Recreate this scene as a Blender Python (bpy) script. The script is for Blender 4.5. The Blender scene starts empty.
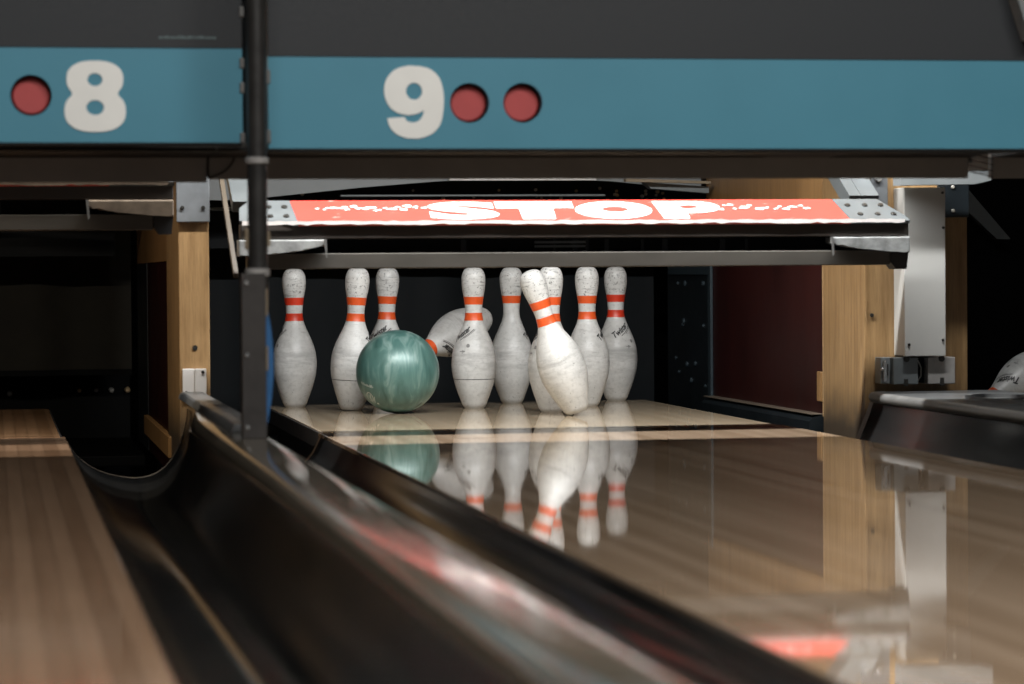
import bpy, bmesh, math, random
from math import sin, cos, pi, radians, atan2, sqrt
from mathutils import Vector, Matrix
random.seed(7)
SC = bpy.context.scene
COL = SC.collection

# ------------------------------------------------------------------ objects
ORG = {}
def thing(name, label, cat, loc=(0, 0, 0), group=None):
    o = bpy.data.objects.new(name, None); COL.objects.link(o)
    o.location = loc; o.empty_display_size = .05
    o['label'] = label; o['category'] = cat
    if group: o['group'] = group
    ORG[o.name] = Vector(loc)
    return o
def part(name, bm, mat, parent=None, label=None, smooth=None, kind=None):
    org = ORG[parent.name] if parent else Vector((0, 0, 0))
    if org.length > 0: bmesh.ops.translate(bm, verts=bm.verts, vec=-org)
    bmesh.ops.recalc_face_normals(bm, faces=bm.faces)
    me = bpy.data.meshes.new(name); bm.to_mesh(me); bm.free()
    o = bpy.data.objects.new(name, me); COL.objects.link(o)
    for m in (mat if isinstance(mat, (list, tuple)) else [mat]): me.materials.append(m)
    if parent: o.parent = parent
    if label: o['label'] = label
    if kind: o['kind'] = kind
    if smooth is not None:
        for p in me.polygons: p.use_smooth = True
        if smooth < 180: me.set_sharp_from_angle(angle=radians(smooth))
    ORG[o.name] = org
    return o
def struct(name, bm, mat):
    o = part(name, bm, mat); o['kind'] = 'structure'; return o
def kids(o): return [c for c in bpy.data.objects if c.parent == o]
def copy_tree(o, parent=None):
    c = o.copy(); COL.objects.link(c); c.parent = parent
    for k in kids(o): copy_tree(k, c)
    return c

# ------------------------------------------------------------------ shapes
def nb(): return bmesh.new()
def box(bm, x0, x1, y0, y1, z0, z1, bev=0.0, seg=2):
    vs = [bm.verts.new((x, y, z)) for x in (x0, x1) for y in (y0, y1) for z in (z0, z1)]
    fs = [bm.faces.new([vs[i] for i in f]) for f in ((0,1,3,2),(4,6,7,5),(0,4,5,1),(2,3,7,6),(0,2,6,4),(1,5,7,3))]
    if bev:
        es = list({e for f in fs for e in f.edges})
        bmesh.ops.bevel(bm, geom=es, offset=bev, segments=seg, affect='EDGES', profile=.5)
    return bm
def prism(bm, poly, axis, a, b, bev=0.0):
    """extrude a 2D outline; axis 'x': (y,z) outline, 'y': (x,z), 'z': (x,y)"""
    def P(u, v, t): return {'x': (t, u, v), 'y': (u, t, v), 'z': (u, v, t)}[axis]
    A = [bm.verts.new(P(u, v, a)) for u, v in poly]; B = [bm.verts.new(P(u, v, b)) for u, v in poly]
    n = len(poly); fs = [bm.faces.new(A), bm.faces.new(B[::-1])]
    for i in range(n): fs.append(bm.faces.new((A[i], B[i], B[(i+1) % n], A[(i+1) % n])))
    if bev:
        es = list({e for f in fs[:2] for e in f.edges})
        bmesh.ops.bevel(bm, geom=es, offset=bev, segments=2, affect='EDGES', profile=.5)
    return bm
def sheet(bm, line, axis, a, b, th):
    """a folded sheet: an open polyline given thickness and extruded"""
    n = len(line); off = []
    for i in range(n):
        p0 = Vector(line[max(i-1, 0)]); p1 = Vector(line[min(i+1, n-1)])
        d = (p1 - p0).normalized(); off.append((line[i][0] + d.y*th, line[i][1] - d.x*th))
    return prism(bm, list(line) + off[::-1], axis, a, b)
def lathe(bm, prof, seg=48, M=None):
    """prof: (r,z) from bottom to top"""
    rings = []
    for r, z in prof:
        if r < 1e-6: rings.append([bm.verts.new((0, 0, z))])
        else: rings.append([bm.verts.new((r*cos(2*pi*k/seg), r*sin(2*pi*k/seg), z)) for k in range(seg)])
    new = [v for r in rings for v in r]
    for A, B in zip(rings, rings[1:]):
        for k in range(seg):
            k2 = (k+1) % seg
            if len(A) == 1 and len(B) == 1: continue
            if len(A) == 1: bm.faces.new((A[0], B[k2], B[k]))
            elif len(B) == 1: bm.faces.new((A[k], A[k2], B[0]))
            else: bm.faces.new((A[k], A[k2], B[k2], B[k]))
    for R, flip in ((rings[0], True), (rings[-1], False)):
        if len(R) > 1: bm.faces.new(R[::-1] if flip else R)
    if M is not None: bmesh.ops.transform(bm, matrix=M, verts=new)
    return bm
def cyl(bm, c, axis, r, h, seg=24, bev=0.0):
    """cylinder with rounded rim centred at c, along axis 'x','y','z'"""
    b = min(bev, r*.6, h*.45)
    prof = [(r-b, -h/2), (r, -h/2+b), (r, h/2-b), (r-b, h/2)] if b else [(r, -h/2), (r, h/2)]
    R = {'z': Matrix(), 'y': Matrix.Rotation(pi/2, 4, 'X'), 'x': Matrix.Rotation(pi/2, 4, 'Y')}[axis]
    return lathe(bm, prof, seg, Matrix.Translation(c) @ R)
def tube(bm, pts, r, seg=10):
    pts = [Vector(p) for p in pts]; rings = []
    for i, p in enumerate(pts):
        d = (pts[min(i+1, len(pts)-1)] - pts[max(i-1, 0)]).normalized()
        u = d.orthogonal().normalized() if i == 0 else (u0 - d*u0.dot(d)).normalized()
        u0 = u; v = d.cross(u)
        rings.append([bm.verts.new(p + (u*cos(2*pi*k/seg) + v*sin(2*pi*k/seg))*r) for k in range(seg)])
    for A, B in zip(rings, rings[1:]):
        for k in range(seg): bm.faces.new((A[k], A[(k+1) % seg], B[(k+1) % seg], B[k]))
    bm.faces.new(rings[0][::-1]); bm.faces.new(rings[-1])
    return bm
def smooth_line(pts, n=6, closed=True):
    out = []; N = len(pts)
    for i in range(N if closed else N-1):
        g = lambda k: Vector(pts[k % N]) if closed else Vector(pts[max(0, min(N-1, k))])
        p0, p1, p2, p3 = g(i-1), g(i), g(i+1), g(i+2)
        if (p2-p1).length < 1e-9: continue
        for j in range(n):
            t = j/n
            q = .5*((2*p1) + (-p0+p2)*t + (2*p0-5*p1+4*p2-p3)*t*t + (-p0+3*p1-3*p2+p3)*t**3)
            out.append(tuple(q))
    if not closed: out.append(tuple(pts[-1]))
    return out
def flat(outlines, th):
    """filled 2D outlines (inner ones become holes), thickness th, in the XY plane, z in +-th/2"""
    cu = bpy.data.curves.new('shape', 'CURVE'); cu.dimensions = '2D'; cu.fill_mode = 'BOTH'; cu.extrude = th/2
    for o in outlines:
        s = cu.splines.new('POLY'); s.points.add(len(o)-1)
        for p, q in zip(s.points, o): p.co = (q[0], q[1], 0, 1)
        s.use_cyclic_u = True
    ob = bpy.data.objects.new('shape', cu); COL.objects.link(ob)
    return take(ob)
def take(ob):
    dg = bpy.context.evaluated_depsgraph_get(); dg.update()
    me = bpy.data.meshes.new_from_object(ob.evaluated_get(dg)); bm = nb(); bm.from_mesh(me)
    d = ob.data; bpy.data.objects.remove(ob); bpy.data.curves.remove(d); bpy.data.meshes.remove(me)
    return bm
def text(s, th=.0, shear=0, bold=0):
    cu = bpy.data.curves.new('type', 'FONT'); cu.body = s; cu.extrude = th/2; cu.shear = shear; cu.offset = bold
    cu.resolution_u = 6
    ob = bpy.data.objects.new('type', cu); COL.objects.link(ob)
    return take(ob)
def fit(bm, x0, x1, y0, y1):
    X = [v.co.x for v in bm.verts]; Y = [v.co.y for v in bm.verts]
    a, b, c, d = min(X), max(X), min(Y), max(Y)
    for v in bm.verts:
        v.co.x = x0 + (v.co.x-a)/(b-a)*(x1-x0); v.co.y = y0 + (v.co.y-c)/(d-c)*(y1-y0)
    return bm
def join(a, b):
    me = bpy.data.meshes.new('tmp'); b.to_mesh(me); b.free(); a.from_mesh(me); bpy.data.meshes.remove(me); return a
def stand(bm, Y):
    """XY drawing -> vertical plane at Y (x->x, y->z), its back on Y"""
    for v in bm.verts: v.co = Vector((v.co.x, Y - v.co.z, v.co.y))
    return bm
def circle(cx, cy, r, n=40, ry=None): return [(cx + r*cos(2*pi*k/n), cy + (ry or r)*sin(2*pi*k/n)) for k in range(n)]
def rect(x0, x1, y0, y1): return [(x0, y0), (x1, y0), (x1, y1), (x0, y1)]

# ------------------------------------------------------------------ materials
class N:
    def __init__(s, name):
        s.m = bpy.data.materials.new(name); s.m.use_nodes = True; s.t = s.m.node_tree
        s.b = s.t.nodes['Principled BSDF']; s.tc = s.t.nodes.new('ShaderNodeTexCoord')
    def n(s, typ, **kw):
        k = s.t.nodes.new('ShaderNode' + typ)
        for a, v in kw.items(): setattr(k, a, v)
        return k
    def l(s, a, b): s.t.links.new(a, b)
    def coords(s, scale=(1, 1, 1), rand=False):
        mp = s.n('Mapping'); mp.inputs['Scale'].default_value = scale
        s.l(s.tc.outputs['Object'], mp.inputs['Vector'])
        if rand:
            oi = s.n('ObjectInfo'); ml = s.n('Math', operation='MULTIPLY'); ml.inputs[1].default_value = 37.0
            s.l(oi.outputs['Random'], ml.inputs[0]); cb = s.n('CombineXYZ')
            for i in range(3): s.l(ml.outputs[0], cb.inputs[i])
            s.l(cb.outputs[0], mp.inputs['Location'])
        return mp.outputs[0]
    def noise(s, scale, stretch=(1, 1, 1), detail=4, rough=.55, rand=False):
        k = s.n('TexNoise'); k.inputs['Scale'].default_value = scale; k.inputs['Detail'].default_value = detail
        k.inputs['Roughness'].default_value = rough
        s.l(s.coords(stretch, rand), k.inputs['Vector']); return k.outputs['Fac']
    def ramp(s, fac, stops, interp='LINEAR'):
        r = s.n('ValToRGB'); cr = r.color_ramp; cr.interpolation = interp
        while len(cr.elements) < len(stops): cr.elements.new(.5)
        for e, (p, c) in zip(cr.elements, stops):
            e.position = p; e.color = (c, c, c, 1) if isinstance(c, (int, float)) else (*c, 1)
        s.l(fac, r.inputs[0]); return r.outputs[0]
    def mix(s, fac, a, b, mode='MIX'):
        k = s.n('Mix', data_type='RGBA', blend_type=mode)
        for i, v in ((0, fac), (6, a), (7, b)):
            if hasattr(v, 'is_linked') or hasattr(v, 'links'): s.l(v, k.inputs[i])
            elif i == 0: k.inputs[0].default_value = v
            else: k.inputs[i].default_value = (*v, 1)
        return k.outputs[2]
    def math(s, op, a, b=None, c=None):
        k = s.n('Math', operation=op)
        for i, v in enumerate((a, b, c)):
            if v is None: continue
            if hasattr(v, 'links'): s.l(v, k.inputs[i])
            else: k.inputs[i].default_value = v
        return k.outputs[0]
    def bump(s, h, strength=.2, dist=.002):
        k = s.n('Bump'); k.inputs['Strength'].default_value = strength; k.inputs['Distance'].default_value = dist
        s.l(h, k.inputs['Height']); s.l(k.outputs[0], s.b.inputs['Normal'])
    def set(s, **kw):
        for a, v in kw.items():
            i = s.b.inputs[a.replace('_', ' ')]
            if hasattr(v, 'links'): s.l(v, i)
            else: i.default_value = (*v, 1) if isinstance(v, tuple) and len(v) == 3 else v
        return s
def plain(name, col, rough=.5, metal=0.0, var=.18, scale=14, stretch=(1, 1, 1), bump=.0, spec=.5, coat=0.0, coat_rough=.05):
    k = N(name); f = k.noise(scale, stretch, 6, .6)
    d = tuple(c*(1-var) for c in col); l = tuple(min(1, c*(1+var)) for c in col)
    k.set(Base_Color=k.ramp(f, [(.3, d), (.7, l)]), Metallic=metal, Specular_IOR_Level=spec, Coat_Weight=coat, Coat_Roughness=coat_rough)
    k.set(Roughness=k.ramp(f, [(.3, max(0, rough-.06)), (.7, min(1, rough+.06))]))
    if bump: k.bump(k.noise(scale*6, stretch, 3), bump)
    return k.m
def wood(name, dark, light, axis=2, scale=9, rough=.45, coat=0.0, stain=None):
    k = N(name); st = [6.0, 6.0, 6.0]; st[axis] = .35
    g = k.noise(scale, tuple(st), 8, .65); fine = k.noise(scale*7, tuple(st), 4, .6)
    c = k.ramp(g, [(.28, dark), (.5, tuple((a+b)/2 for a, b in zip(dark, light))), (.72, light)])
    c = k.mix(k.ramp(fine, [(.45, 0.0), (.75, .45)]), c, tuple(x*.55 for x in dark))
    blot = k.noise(2.5, (1, 1, 1), 3)
    c = k.mix(k.ramp(blot, [(.42, 0.0), (.72, .5)]), c, tuple(x*.7 for x in dark))
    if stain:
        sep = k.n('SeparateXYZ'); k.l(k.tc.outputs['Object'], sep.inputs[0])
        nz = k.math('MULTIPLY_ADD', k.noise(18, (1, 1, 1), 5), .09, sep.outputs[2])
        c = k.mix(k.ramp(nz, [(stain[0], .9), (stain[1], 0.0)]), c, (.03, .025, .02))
    k.set(Base_Color=c, Roughness=rough, Coat_Weight=coat, Coat_Roughness=.1); k.bump(fine, .15, .001)
    return k.m
def lane_mat(name, dark, light, seam, boards=.0268, rough=.035):
    k = N(name); sep = k.n('SeparateXYZ'); k.l(k.tc.outputs['Object'], sep.inputs[0])
    bx = k.math('DIVIDE', sep.outputs[0], boards); idx = k.math('FLOOR', bx); fr = k.math('FRACT', bx)
    wn = k.n('TexWhiteNoise', noise_dimensions='1D'); k.l(idx, wn.inputs['W'])
    cb = k.n('CombineXYZ'); k.l(k.math('MULTIPLY', sep.outputs[0], 60.0), cb.inputs[0])
    k.l(k.math('MULTIPLY', sep.outputs[1], 2.2), cb.inputs[1]); k.l(k.math('MULTIPLY', wn.outputs['Value'], 20.), cb.inputs[2])
    g = k.n('TexNoise'); g.inputs['Scale'].default_value = 1.0; g.inputs['Detail'].default_value = 6; k.l(cb.outputs[0], g.inputs['Vector'])
    f = k.math('ADD', k.math('MULTIPLY', g.outputs['Fac'], .6), k.math('MULTIPLY', wn.outputs['Value'], .4))
    c = k.ramp(f, [(.25, dark), (.75, light)])
    e = k.math('GREATER_THAN', k.math('ABSOLUTE', k.math('SUBTRACT', fr, .5)), .455)
    c = k.mix(k.math('MULTIPLY', e, seam), c, tuple(x*.25 for x in dark))
    w = k.noise(1.0, (.9, 5.0, 1), 3)
    k.set(Base_Color=c, Specular_IOR_Level=.0, Roughness=.6, Coat_Weight=1.0, Coat_IOR=1.5)
    k.set(Coat_Roughness=k.ramp(w, [(.3, rough*.7), (.7, rough*1.3)]))
    return k.m
def pin_mat():
    k = N('pin_plastic'); sep = k.n('SeparateXYZ'); k.l(k.tc.outputs['Object'], sep.inputs[0]); z = sep.outputs[2]
    base = k.ramp(k.noise(16, (1, 1, 1), 5, .6, True), [(.3, (.46, .465, .455)), (.65, (.60, .605, .595))])
    # specks and scratches, densest on the head and the foot
    sp = k.noise(150, (1, 1, .8), 3, .7, True)
    reg = k.ramp(z, [(0, .075), (.10, .03), (.25, .0), (.60, .0), (.78, .02), (.80, .105), (1.0, .085)])
    zz = k.math('DIVIDE', z, .371)
    for n_ in k.t.nodes:
        if n_.type == 'VALTORGB' and n_.outputs[0] == reg: k.t.links.remove(n_.inputs[0].links[0]); k.l(zz, n_.inputs[0])
    spk = k.math('GREATER_THAN', k.math('ADD', sp, reg), .70)
    c = k.mix(k.math('MULTIPLY', spk, .75), base, (.10, .10, .10))
    # grey scuff rings round the belly where pins knock together
    rn = k.noise(9, (1.3, 1.3, 7.), 7, .7, True)
    band = k.ramp(zz, [(.0, .10), (.16, .12), (.24, .35), (.30, .75), (.37, .95), (.42, .45), (.52, .10), (.58, 0.), (1., 0.)])
    c = k.mix(k.math('MULTIPLY', k.ramp(rn, [(.42, 0.), (.62, 1.)]), k.math('MULTIPLY', band, .62)), c, (.23, .23, .23))
    c = k.mix(k.ramp(k.noise(90, (1, 1, 1), 4, .7, True), [(.50, 0.), (.72, .40)]), c, (.27, .27, .265))
    c = k.mix(k.ramp(zz, [(.0, .6), (.03, .12), (.2, .0)]), c, (.2, .19, .17))
    sc = k.noise(34, (.8, .8, 6.), 4, .7, True)
    c = k.mix(k.math('MULTIPLY', k.ramp(sc, [(.60, 0.), (.68, 1.)]), .42), c, (.22, .22, .22))
    # thin dark scratches round the head
    hs = k.noise(26, (.9, .9, 9.), 5, .75, True)
    hm = k.ramp(zz, [(.78, 0.), (.80, 1.), (.98, 1.), (1., .4)])
    c = k.mix(k.math('MULTIPLY', k.ramp(hs, [(.57, 0.), (.64, 1.)]), k.math('MULTIPLY', hm, .75)), c, (.13, .13, .13))
    k.set(Base_Color=c, Roughness=.38, Specular_IOR_Level=.45); k.bump(sp, .08, .001)
    return k.m
def ball_mat():
    k = N('pearl_ball'); nz = k.n('TexNoise'); nz.inputs['Scale'].default_value = 16; nz.inputs['Detail'].default_value = 5
    nz.inputs['Distortion'].default_value = .9
    mp = k.n('Mapping'); mp.inputs['Rotation'].default_value = (.2, .45, .5); mp.inputs['Scale'].default_value = (2.2, 1.4, .42)
    k.l(k.tc.outputs['Object'], mp.inputs['Vector']); k.l(mp.outputs[0], nz.inputs['Vector'])
    c = k.ramp(nz.outputs['Fac'], [(.30, (.030, .092, .083)), (.52, (.070, .165, .150)), (.66, (.17, .275, .255)), (.8, (.34, .43, .41))])
    k.set(Base_Color=c, Metallic=.15, Roughness=.42, Coat_Weight=.5, Coat_Roughness=.38)
    return k.m
def sign_mat():
    k = N('stop_red'); w = k.noise(40, (.5, 2, 1), 6, .7)
    c = k.ramp(k.noise(6, (1, 1, 1), 4), [(.3, (.43, .043, .030)), (.7, (.46, .052, .038))])
    c = k.mix(k.ramp(w, [(.64, 0.), (.70, .7)]), c, (.8, .6, .55))
    k.set(Base_Color=c, Roughness=.4); return k.m

M = dict(
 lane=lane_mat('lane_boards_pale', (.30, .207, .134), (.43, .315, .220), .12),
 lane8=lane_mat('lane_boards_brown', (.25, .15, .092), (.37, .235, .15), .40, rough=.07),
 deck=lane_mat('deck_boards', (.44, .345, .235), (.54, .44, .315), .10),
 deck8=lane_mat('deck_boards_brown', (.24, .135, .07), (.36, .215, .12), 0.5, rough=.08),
 gutter=plain('gutter_black', (.014, .0142, .0142), .13, var=.3, scale=5, stretch=(1, .2, 1), spec=.26),
 rim=plain('gutter_rim', (.13, .105, .08), .4, scale=20),
 cap=plain('cap_taupe', (.125, .105, .080), .09, scale=6, stretch=(2, .3, 1), spec=.6),
 capgrey=plain('cap_grey', (.085, .088, .09), .32, scale=8, spec=.6),
 lip=plain('cap_edge_grey', (.14, .14, .137), .4, scale=20),
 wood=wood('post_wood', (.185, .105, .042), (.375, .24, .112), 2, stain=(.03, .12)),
 wood2=wood('side_wood', (.20, .105, .038), (.33, .19, .075), 2, 7),
 trimwood=wood('edge_wood', (.30, .19, .09), (.45, .30, .16), 1),
 red=plain('panel_oxblood', (.022, .0044, .0038), .45, var=.35, scale=4, stretch=(1, 1, .6), spec=.15),
 steel=plain('steel_blue_black', (.008, .012, .015), .42, .3, scale=8),
 steeledge=plain('steel_edge', (.03, .045, .055), .45, .2, scale=10),
 grey=plain('grey_paint', (.17, .185, .19), .45, var=.12, scale=9),
 greyd=plain('grey_dark', (.13, .145, .15), .42, .2, scale=9),
 plate=plain('zinc_plate', (.20, .215, .23), .40, .55, scale=12),
 white=plain('white_enamel', (.72, .71, .70), .4, var=.06, scale=9),
 duct=plain('duct_offwhite', (.40, .40, .385), .45, var=.05, scale=6),
 chrome=plain('bright_metal', (.65, .65, .64), .25, .9, scale=9),
 screw=plain('screw_dark', (.04, .038, .035), .4, .6),
 bolt=plain('bolt_pale', (.45, .43, .38), .4, .4),
 brass=plain('bolt_brass', (.50, .36, .20), .4, .5),
 black=plain('black_board', (.016, .016, .017), .55, scale=12),
 soffit=plain('soffit_matte', (.26, .245, .23), .8, var=.1, scale=5, spec=0),
 gloss=plain('soffit_gloss', (.02, .02, .02), .12, var=.1, spec=.12),
 beam=plain('sweep_brown', (.030, .024, .020), .55, scale=12, stretch=(.3, 1, 1)),
 bar=plain('sweep_bar', (.062, .057, .049), .5, scale=14, stretch=(.3, 1, 1)),
 recess=plain('recess_black', (.003, .004, .005), .5, scale=10, spec=.1),
 wornwhite=plain('worn_white', (.80, .76, .74), .5, var=.1, scale=40),
 pad=plain('bumper_pad', (.25, .26, .26), .55, var=.45, scale=28, bump=.2),
 dark_fascia=plain('fascia_charcoal', (.0115, .0142, .0180), .6, var=.14, scale=120, bump=.12),
 blue=plain('fascia_blue', (.055, .225, .315), .5, var=.035, scale=5),
 number=plain('number_white', (.80, .80, .77), .5, var=.03),
 lens=plain('lens_red', (.42, .055, .055), .5, var=.06, scale=30),
 curtain=plain('pit_curtain', (.0055, .0075, .009), .6, var=.25, scale=7, bump=.15, spec=.15),
 curtain8=plain('pit_curtain_olive', (.020, .0185, .0145), .65, var=.25, scale=7, bump=.15, spec=.15),
 pit=plain('pit_black', (.003, .0035, .004), .65, spec=.08),
 pole=plain('pole_black', (.020, .019, .018), .35, scale=30, spec=.5),
 poled=plain('pole_sleeve', (.026, .022, .020), .5, scale=30),
 tan=plain('peeled_tan', (.20, .155, .10), .6, scale=30),
 armtan=plain('arm_tan', (.048, .036, .023), .6),
 sweepgrey=plain('sweep_grey', (.088, .098, .102), .45, var=.12, scale=12),
 trim=plain('trim_black', (.006, .006, .006), .6, spec=.2),
 collar=plain('collar_grey', (.26, .25, .24), .45, scale=20),
 bluep=plain('blue_plastic', (.022, .105, .26), .4, scale=20),
 pin=pin_mat(), ball=ball_mat(), sign=sign_mat(),
 stripe=plain('pin_stripe', (.62, .085, .018), .36, var=.10, scale=60),
 stripe_red=plain('pin_stripe_red', (.55, .038, .015), .36, var=.12, scale=60),
 ink=plain('black_ink', (.018, .018, .02), .5),
 greyink=plain('grey_ink', (.18, .18, .18), .5),
 etch=plain('etched_white', (.50, .56, .53), .5),
 cable=plain('cable_black', (.01, .01, .01), .5),
 room=plain('room_dark', (.05, .05, .055), .8),
 brown=plain('brown_dark', (.05, .035, .022), .6, scale=10),
)

# ================================================================== SETTING
LX0, LX1 = .712, 1.782           # lane 9 edges
Y_END, Y_DECK, Y_POST = 7.835, 6.45, 6.45
b = box(nb(), -3.2, 5.5, -4, 9.4, -.36, -.30); struct('floor', b, M['room'])
b = box(nb(), -3.2, 5.5, 9.2, 9.3, -.30, 3.2); struct('wall_back', b, M['pit'])
b = box(nb(), -3.3, -3.2, -4, 9.3, -.36, 3.2); struct('wall_left', b, M['room'])
b = box(nb(), 5.5, 5.6, -4, 9.3, -.36, 3.2); struct('wall_right', b, M['room'])
b = box(nb(), -3.3, 5.6, -4, 9.4, 3.2, 3.3); struct('ceiling', b, M['room'])

# ================================================================== LANES
def make_lane(x0, x1, surf, deck, label):
    t = thing('bowling_lane', label, 'bowling lane', ((x0+x1)/2, 4.0, 0), 'bowling lanes side by side')
    part('lane_surface', box(nb(), x0, x1, -1.5, Y_DECK-.004, -.04, 0, .0015), surf, t)
    part('pin_deck', box(nb(), x0+.010, x1-.010, Y_DECK, Y_END, -.04, 0, .0015), deck, t)
    for xa, xb in ((x0+.0055, x0+.0098), (x1-.0098, x1-.0055)): part('deck_side', box(nb(), xa, xb, Y_DECK, Y_END, -.04, -.003, .001), M['black'], t, label='black side strip')
    part('lane_base', box(nb(), x0+.04, x1-.04, -1.5, Y_END-.02, -.2995, -.041), M['black'], t)
    part('tail_plank', box(nb(), x0+.010, x1-.010, Y_END+.001, Y_END+.018, -.08, -.004, .003), M['black'], t)
    return t
make_lane(LX0, LX1, M['lane'], M['deck'], 'glossy pale wooden bowling lane mirroring the standing pins')
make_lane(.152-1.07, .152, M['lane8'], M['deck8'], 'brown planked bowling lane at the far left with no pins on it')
make_lane(2.45, 3.52, M['lane'], M['deck'], 'bowling lane behind the wide grey cap at the far right')

# gutters: one concave trough each
ARC = [(0, -.006), (.004, -.016), (.016, -.044), (.040, -.070), (.076, -.086), (.110, -.088), (.136, -.074), (.158, -.044), (.177, -.006), (.191, .026), (.201, .052)]
ARC = smooth_line(ARC, 4, False)
def trough(bm, line, xl, flare, Ys, th):
    n = len(line); secs = []
    for Y in Ys:
        u = max(0, min(1, (Y-5.3)/1.08)); g = 1 + flare*u*u*(3-2*u)
        L = [Vector((xl + (x-xl)*g, z)) for x, z in line]; row = []
        for i in range(n):
            d = (L[min(i+1, n-1)] - L[max(i-1, 0)]).normalized(); row.append(L[i] + Vector((d.y, -d.x))*th)
        secs.append([bm.verts.new((p.x, Y, p.y)) for p in L + row[::-1]])
    for A, B in zip(secs, secs[1:]):
        for i in range(2*n): bm.faces.new((A[i], A[(i+1) % (2*n)], B[(i+1) % (2*n)], B[i]))
    for S_ in (secs[0], secs[-1]):
        for i in range(n-1): bm.faces.new((S_[i], S_[i+1], S_[2*n-2-i], S_[2*n-1-i]))
    return bm
ARC8 = smooth_line([(0, -.006), (.004, -.016), (.020, -.044), (.050, -.070), (.090, -.085), (.122, -.087), (.150, -.075), (.172, -.047), (.187, -.010), (.1955, .024), (.1995, .060)], 4, False)
def make_gutter(xl, width, flip, label, flare=0.0):
    k = width/.201; line = [(xl + u*k, v) for u, v in (ARC8 if flare else ARC)] if not flip else [(xl - u*k, v) for u, v in ARC]
    t = thing('lane_gutter', label, 'gutter', (line[len(line)//2][0], 3, -.09), 'lane gutters')
    th = .006 if not flip else -.006
    part('trough', trough(nb(), line, xl, flare, [-1.5, 2, 4, 5.2, 5.5, 5.8, 6.1, 6.36], th), M['gutter'], t, smooth=40)
    part('end_rim', trough(nb(), line, xl, flare, [6.3601, 6.39], th*1.5), M['rim'], t, smooth=40)
    return t
make_gutter(.156, .202, False, 'black gutter between the brown lane and the taupe divider cap', .30)
make_gutter(LX0-.005, .243, True, 'black gutter along the left edge of the glossy pale lane')
make_gutter(LX1+.005, .186, False, 'black gutter along the right edge of the glossy pale lane')
make_gutter(2.445, .15, True, 'black gutter hidden behind the wide grey cap')

# divider between 8 and 9
t = thing('divider_cap', 'narrow taupe divider cap running between two lanes from the post towards the viewer', 'divider', (.41, 3, -.3))
prof = smooth_line([(.3585, .050), (.361, .066), (.369, .078), (.384, .0825), (.41, .0832), (.438, .0830), (.453, .079), (.462, .066), (.4645, .050)], 4, False)
b = nb(); secs = []
for Y in (-1.5, 2, 4, 5.3, 5.5, 5.7, 5.9, 6.1, 6.3, 6.40):
    u = max(0, min(1, (Y-5.3)/1.08)); g = u*u*(3-2*u)
    secs.append([b.verts.new((x + (0.058*g*min(1, (.43-x)/.07) if x < .43 else 0), Y, z)) for x, z in prof])
for A, B in zip(secs, secs[1:]):
    for i in range(len(A)): b.faces.new((A[i], A[(i+1) % len(A)], B[(i+1) % len(A)], B[i]))
b.faces.new(secs[0]); b.faces.new(secs[-1])
part('cap_rail', b, M['cap'], t, smooth=50)
part('core', box(box(nb(), .372, .452, -1.5, 5.25, -.2995, .0495), .428, .452, 5.2505, 6.40, -.2995, .0495), M['black'], t)
part('cap_strip', prism(nb(), [(.398, .0832), (.403, .094), (.408, .097), (.450, .097), (.455, .094), (.459, .0832)], 'y', 4.98, 6.41, .002), M['capgrey'], t, label='grey raised strip between pole and post', smooth=50)

# wide divider between 9 and 10
t = thing('divider_cap', 'wide grey divider cap with rounded end at the right below the switch boxes', 'divider', (2.12, 3, -.3))
arc = [(2.015 - .045*cos(a), 6.35 + .045*sin(a)) for a in [i*pi/20 for i in range(0, 10)]]
outl = [(1.970, -1.5)] + [(1.970, 6.34)] + arc + [(2.20, 6.396), (2.28, 6.40), (2.29, -1.5)]
part('cap_top', prism(nb(), outl, 'z', .058, .0755, .003), M['capgrey'], t)
b = nb(); tube(b, [(1.972, y, .0645) for y in (-1.5, 2, 5, 6.34)] + [(x+.002, y-.002, .0645) for x, y in arc[1:]], .0118, 14)
part('cap_edge', b, M['lip'], t, label='pale worn edge strip', smooth=60)
part('core', box(nb(), 1.99, 2.28, -1.5, 6.40, -.2995, .057), M['black'], t)
b = nb()
ring = [(2.12 + .075*cos(a), 5.86 + .20*sin(a)) for a in [2*pi*i/40 for i in range(40)]]
ring2 = [(2.12 + .062*cos(a), 5.86 + .17*sin(a)) for a in [2*pi*i/40 for i in range(40)]]
bb = flat([ring, ring2], .008); bmesh.ops.translate(bb, verts=bb.verts, vec=(0, 0, .0795)); join(b, bb)
part('hand_hole_rim', b, M['capgrey'], t)

# ================================================================== KICKBACK WALLS
t = thing('kickback_post', 'slim golden wooden post between the lanes with a zinc plate on top', 'post', (.438, 6.45, 0))
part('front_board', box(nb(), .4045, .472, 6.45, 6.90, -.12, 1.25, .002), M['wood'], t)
part('rear_board', box(nb(), .409, .472, 6.9005, 8.42, .388, 1.25), M['wood2'], t)
part('side_panel', box(nb(), .412, .472, 6.9005, 7.90, -.12, .3875), M['red'], t, label='dark panel beside the pins')
part('rear_plate', box(nb(), .409, .472, 7.9005, 8.42, -.12, .3875), M['steel'], t)
b = box(nb(), .397, .4115, 6.78, 7.88, -.072, -.022, .002)
part('kick_strip', b, M['wood2'], t, label='low wooden strip at the foot of the wall')
part('foot_trim', box(nb(), .4725, .50, 6.80, 7.85, -.12, -.02, .003), M['steel'], t)
pl = part('corner_plate', box(nb(), .400, .4735, 6.436, 6.4495, .471, .62, .002), M['plate'], t)
for x in (.413, .459):
    b = nb(); cyl(b, (x, 6.434, .503), 'y', .0045, .006, 16, .001); part('screw', b, M['screw'], pl)
for x in (.413, .459):
    b = nb(); cyl(b, (x, 6.434, .575), 'y', .0065, .008, 16, .002); part('screw', b, M['chrome'], pl)
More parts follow.
